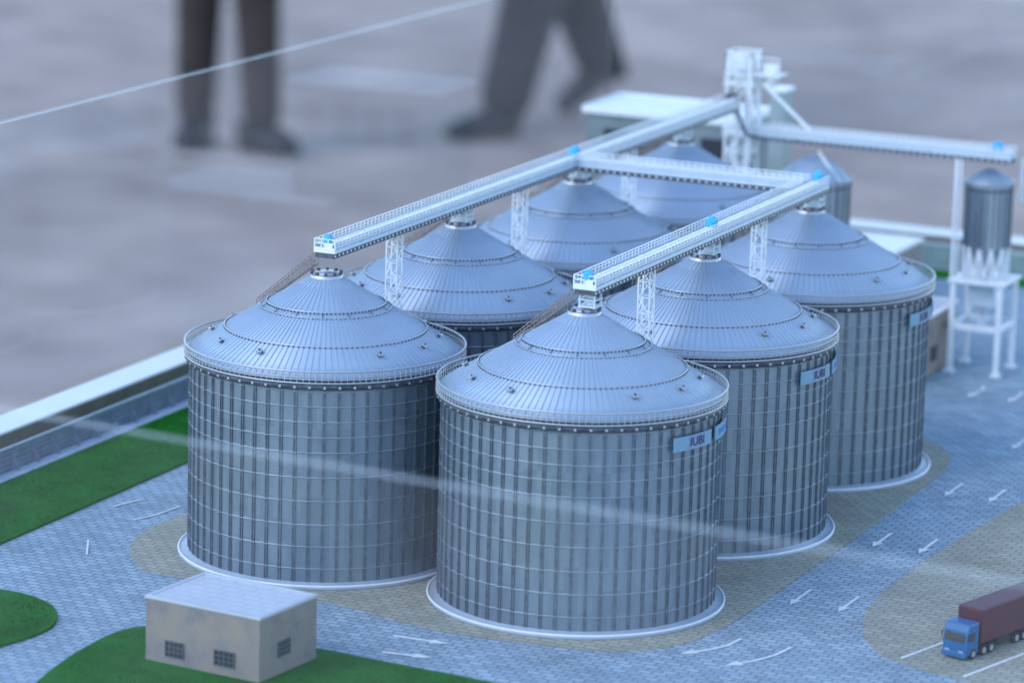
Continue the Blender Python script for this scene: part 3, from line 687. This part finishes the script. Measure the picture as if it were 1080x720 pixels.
q = MB(); q.bar((-.235,-.235,.852), (-.235,-.235,1.93), .016); q.bar((-.19,-.235,.852), (-.19,-.235,1.93), .008)
for k in range(26): q.bar((-.235,-.235,.88+k*.04), (-.19,-.235,.88+k*.04), .005, caps=False)
q.build('ladder_post', WHITE, fr)
q = MB(); q.bar((.262,.1,1.55), (.262,.1,1.93), .016); q.bar((.262,.1,1.56), (.2,.1,1.56), .012); q.build('hanger', WHITE, fr)

# ------------------------------------------------------------------ the truck
tr = thing('toy_truck', 'toy articulated truck with blue cab and maroon trailer parked between white lines', 'truck', (4.915,-.28,.0045), R(-15.5))
def rounded(q, x0, x1, y0, y1, z0, z1, mi=0): q.b2(x0, x1, y0, y1, z0, z1, mi)
q = MB(); prof = [(0,.03),(0,.12),(.012,.2),(.035,.245),(.15,.25),(.15,.03)]
vs = [(-.098, y, z) for y, z in prof]+[(.098, y, z) for y, z in prof]; n = len(prof)
q.add(vs, [tuple(range(n)), tuple(range(2*n-1, n-1, -1))]+[(k, n+k, n+(k+1)%n, (k+1)%n) for k in range(n)])
cab = q.build('cab', CAB, tr, bevel=.012)
q = MB(); q.add([(-.08,-.004,.125),(.08,-.004,.125),(.078,.006,.185),(-.078,.006,.185)], [(0,1,2,3)]); ws = q.build('windscreen', WIN, tr)
ws.location = (0,-.002,0)
for s_ in (-1, 1):
    q = MB(); q.b2(s_*.099, s_*.101, .03, .095, .13, .185); q.build('side_window', WIN, tr)
    q = MB(); q.b2(s_*.102, s_*.108, .0, .006, .14, .18); q.bar((s_*.096,.006,.17), (s_*.104,.005,.17), .002); q.build('mirror', TYRE, tr)
    q = MB(); q.b2(s_*.055-.018, s_*.055+.018, -.006, .0, .05, .066); q.build('headlight', RIM, tr)
q = MB(); q.b2(-.096, .096, -.012, .02, .018, .055); q.build('bumper', CAB, tr, bevel=.006)
q = MB(); q.b2(-.1, .1, .175, 1.35, .085, .325); q.build('trailer', TRAIL, tr, bevel=.01)
q = MB(); q.b2(-.05, .05, .12, 1.3, .05, .08); q.b2(-.08, .08, .4, .54, .04, .078); q.build('chassis', TYRE, tr)
for y in (.085,.215,.305,.62,.71,1.0,1.09):
    for s_ in (-1, 1):
        q = MB(); q.bar((s_*.062, y, .036), (s_*.099, y, .036), .036, 20, smooth=False); wh = q.build('wheel', TYRE, tr)
        q = MB(); q.bar((s_*.098, y, .036), (s_*.103, y, .036), .021, 14, smooth=False); q.build('rim', RIM, wh)

# ------------------------------------------------------------------ two passers-by in the background
def skinned(name, verts, edges, rad, m, parent, sub=1):
    me = bpy.data.meshes.new(name); me.from_pydata(verts, edges, []); me.materials.append(m)
    o = bpy.data.objects.new(name, me); C.objects.link(o); o.parent = parent
    sk = o.modifiers.new('skin', 'SKIN'); sk.use_smooth_shade = True
    if not me.skin_vertices: 
        bm_ = __import__('bmesh').new(); bm_.from_mesh(me); bm_.verts.layers.skin.verify(); bm_.to_mesh(me); bm_.free()
    d = me.skin_vertices[0].data
    for i, r in enumerate(rad): d[i].radius = (r, r) if not isinstance(r, tuple) else r; d[i].use_root = i == 0
    ss_ = o.modifiers.new('sub', 'SUBSURF'); ss_.levels = sub; ss_.render_levels = sub
    return o
def person(label, loc, rz, feet, knees, toes, tm, hip=(0,0,8.6), S=1.0):
    """figure about 17 units tall; feet/knees/toes given in local coordinates, left then right"""
    t = thing('person', label, 'person', loc, rz)
    H = Vector(hip)
    V = [H, H+Vector((0,0,1.6)), H+Vector((0,0,3.4)), H+Vector((0,0,5.1)), H+Vector((0,0,5.9)), H+Vector((0,-.1,6.5)), H+Vector((0,-.1,7.5))]
    E_ = [(0,1),(1,2),(2,3),(3,4),(4,5),(5,6)]; Rr = [(1.35,.9),(1.1,.8),(1.35,.85),(1.3,.7),.45,.75,.6]
    for s_ in (-1, 1):
        b = len(V); V += [H+Vector((s_*1.75,0,4.9)), H+Vector((s_*2.05,.2,2.2)), H+Vector((s_*2.1,-.3,-.2)), H+Vector((s_*2.08,-.4,-.9))]
        E_ += [(3,b),(b,b+1),(b+1,b+2),(b+2,b+3)]; Rr += [.55,.42,.28,(.36,.18)]
        for k in range(5):                                           # five fingers
            c = len(V); ox = (k-2)*.17; L = (.45,.7,.78,.72,.55)[k]
            V += [V[b+3]+Vector((-s_*.06, ox*1.1, -.3 if k else 0)), V[b+3]+Vector((-s_*.14, ox*1.15-(.3 if k == 0 else 0), -.3-L))]
            E_ += [(b+3,c),(c,c+1)]; Rr += [.09,.065]
    for i in range(2):
        s_ = -1 if i == 0 else 1; b = len(V)
        V += [H+Vector((s_*.8,0,-.5)), Vector(knees[i]), Vector(feet[i])+Vector((0,0,.8)), Vector(feet[i]).lerp(Vector(toes[i]), .5)+Vector((0,0,.25))]
        E_ += [(0,b),(b,b+1),(b+1,b+2),(b+2,b+3)]; Rr += [.8,.5,.25,.12]
    skinned('body', V, E_, Rr, SKIN, t)
    V = [H+Vector((0,0,.2)), H+Vector((0,0,-.5))]; E_ = [(0,1)]; Rr = [(1.45,1.0),(1.4,1.0)]
    for i in range(2):
        s_ = -1 if i == 0 else 1; b = len(V)
        K = Vector(knees[i]); F = Vector(feet[i])
        V += [H+Vector((s_*.85,0,-1.4)), K, K.lerp(F, .5)+Vector((0,.0,.2)), F+Vector((0,0,.42))]
        E_ += [(1,b),(b,b+1),(b+1,b+2),(b+2,b+3)]; Rr += [.95*S,.72*S,.62*S,.56*S]
    skinned('trousers', V, E_, Rr, tm, t, 2)
    V = [H+Vector((0,0,.2)), H+Vector((0,0,2)), H+Vector((0,0,3.6)), H+Vector((0,0,5.3))]; E_ = [(0,1),(1,2),(2,3)]; Rr = [(1.5,1.1),(1.3,1),(1.5,1.0),(1.3,.75)]
    for s_ in (-1, 1):
        b = len(V); V += [H+Vector((s_*1.75,0,4.95)), H+Vector((s_*2.05,.2,2.2)), H+Vector((s_*2.1,-.25,.3))]; E_ += [(3,b),(b,b+1),(b+1,b+2)]; Rr += [.66,.52,.4]
    skinned('shirt', V, E_, Rr, SHIRT, t, 2)
    q = MB(); hc = H+Vector((0,-.05,7.25))
    q.lathe([(.72,-.2),(.82,.15),(.78,.5),(.5,.85),(.02,.98)], 20, 0, tuple(hc)); q.build('hair', HAIR, t)
    q = MB()
    for s_ in (-1, 1): q.lathe([(.0,-.09),(.09,0),(.0,.09)], 8, 0, tuple(hc+Vector((s_*.27,-.74,-.25))))
    q.build('eye', WIN, t)
    for i in range(2):
        F = Vector(feet[i]); T = Vector(toes[i]); d = (T-F); hd = F-d*.28
        skinned('shoe', [F+Vector((0,0,.42)), hd+Vector((0,0,.32)), F.lerp(T,.55)+Vector((0,0,.3)), T+Vector((0,0,.2))], [(0,1),(0,2),(2,3)], [.46,.42,(.5,.36),(.36,.24)], SHOE, t, 2)
    return t
PX = [Vector((.912,.41,0)), Vector((-.41,.912,0))]                    # right and away, as seen from the table
# standing person: local frame: x right in the picture, y away
person('person standing in dark trousers at the upper left, only lower legs in view', (-33.9,60.9,GZ), math.atan2(.41,.912),
       feet=((-.93,.35,0),(.85,-.35,0)), knees=((-.78,.15,4.4),(.62,-.2,4.4)), toes=((-1.05,-1.0,0),(1.75,-1.2,0)), tm=TROUSER1, S=.94)
person('person walking in charcoal trousers at the top centre, only legs and shoes in view', (-28.6,68.0,GZ), math.atan2(.41,.912),
       feet=((-.95,-1.3,0),(1.75,2.8,.85)), knees=((-.1,-1.0,4.1),(.75,.9,4.1)), toes=((-2.3,-2.3,0),(.6,1.9,0)), tm=TROUSER2, hip=(.35,.4,8.3), S=1.3)
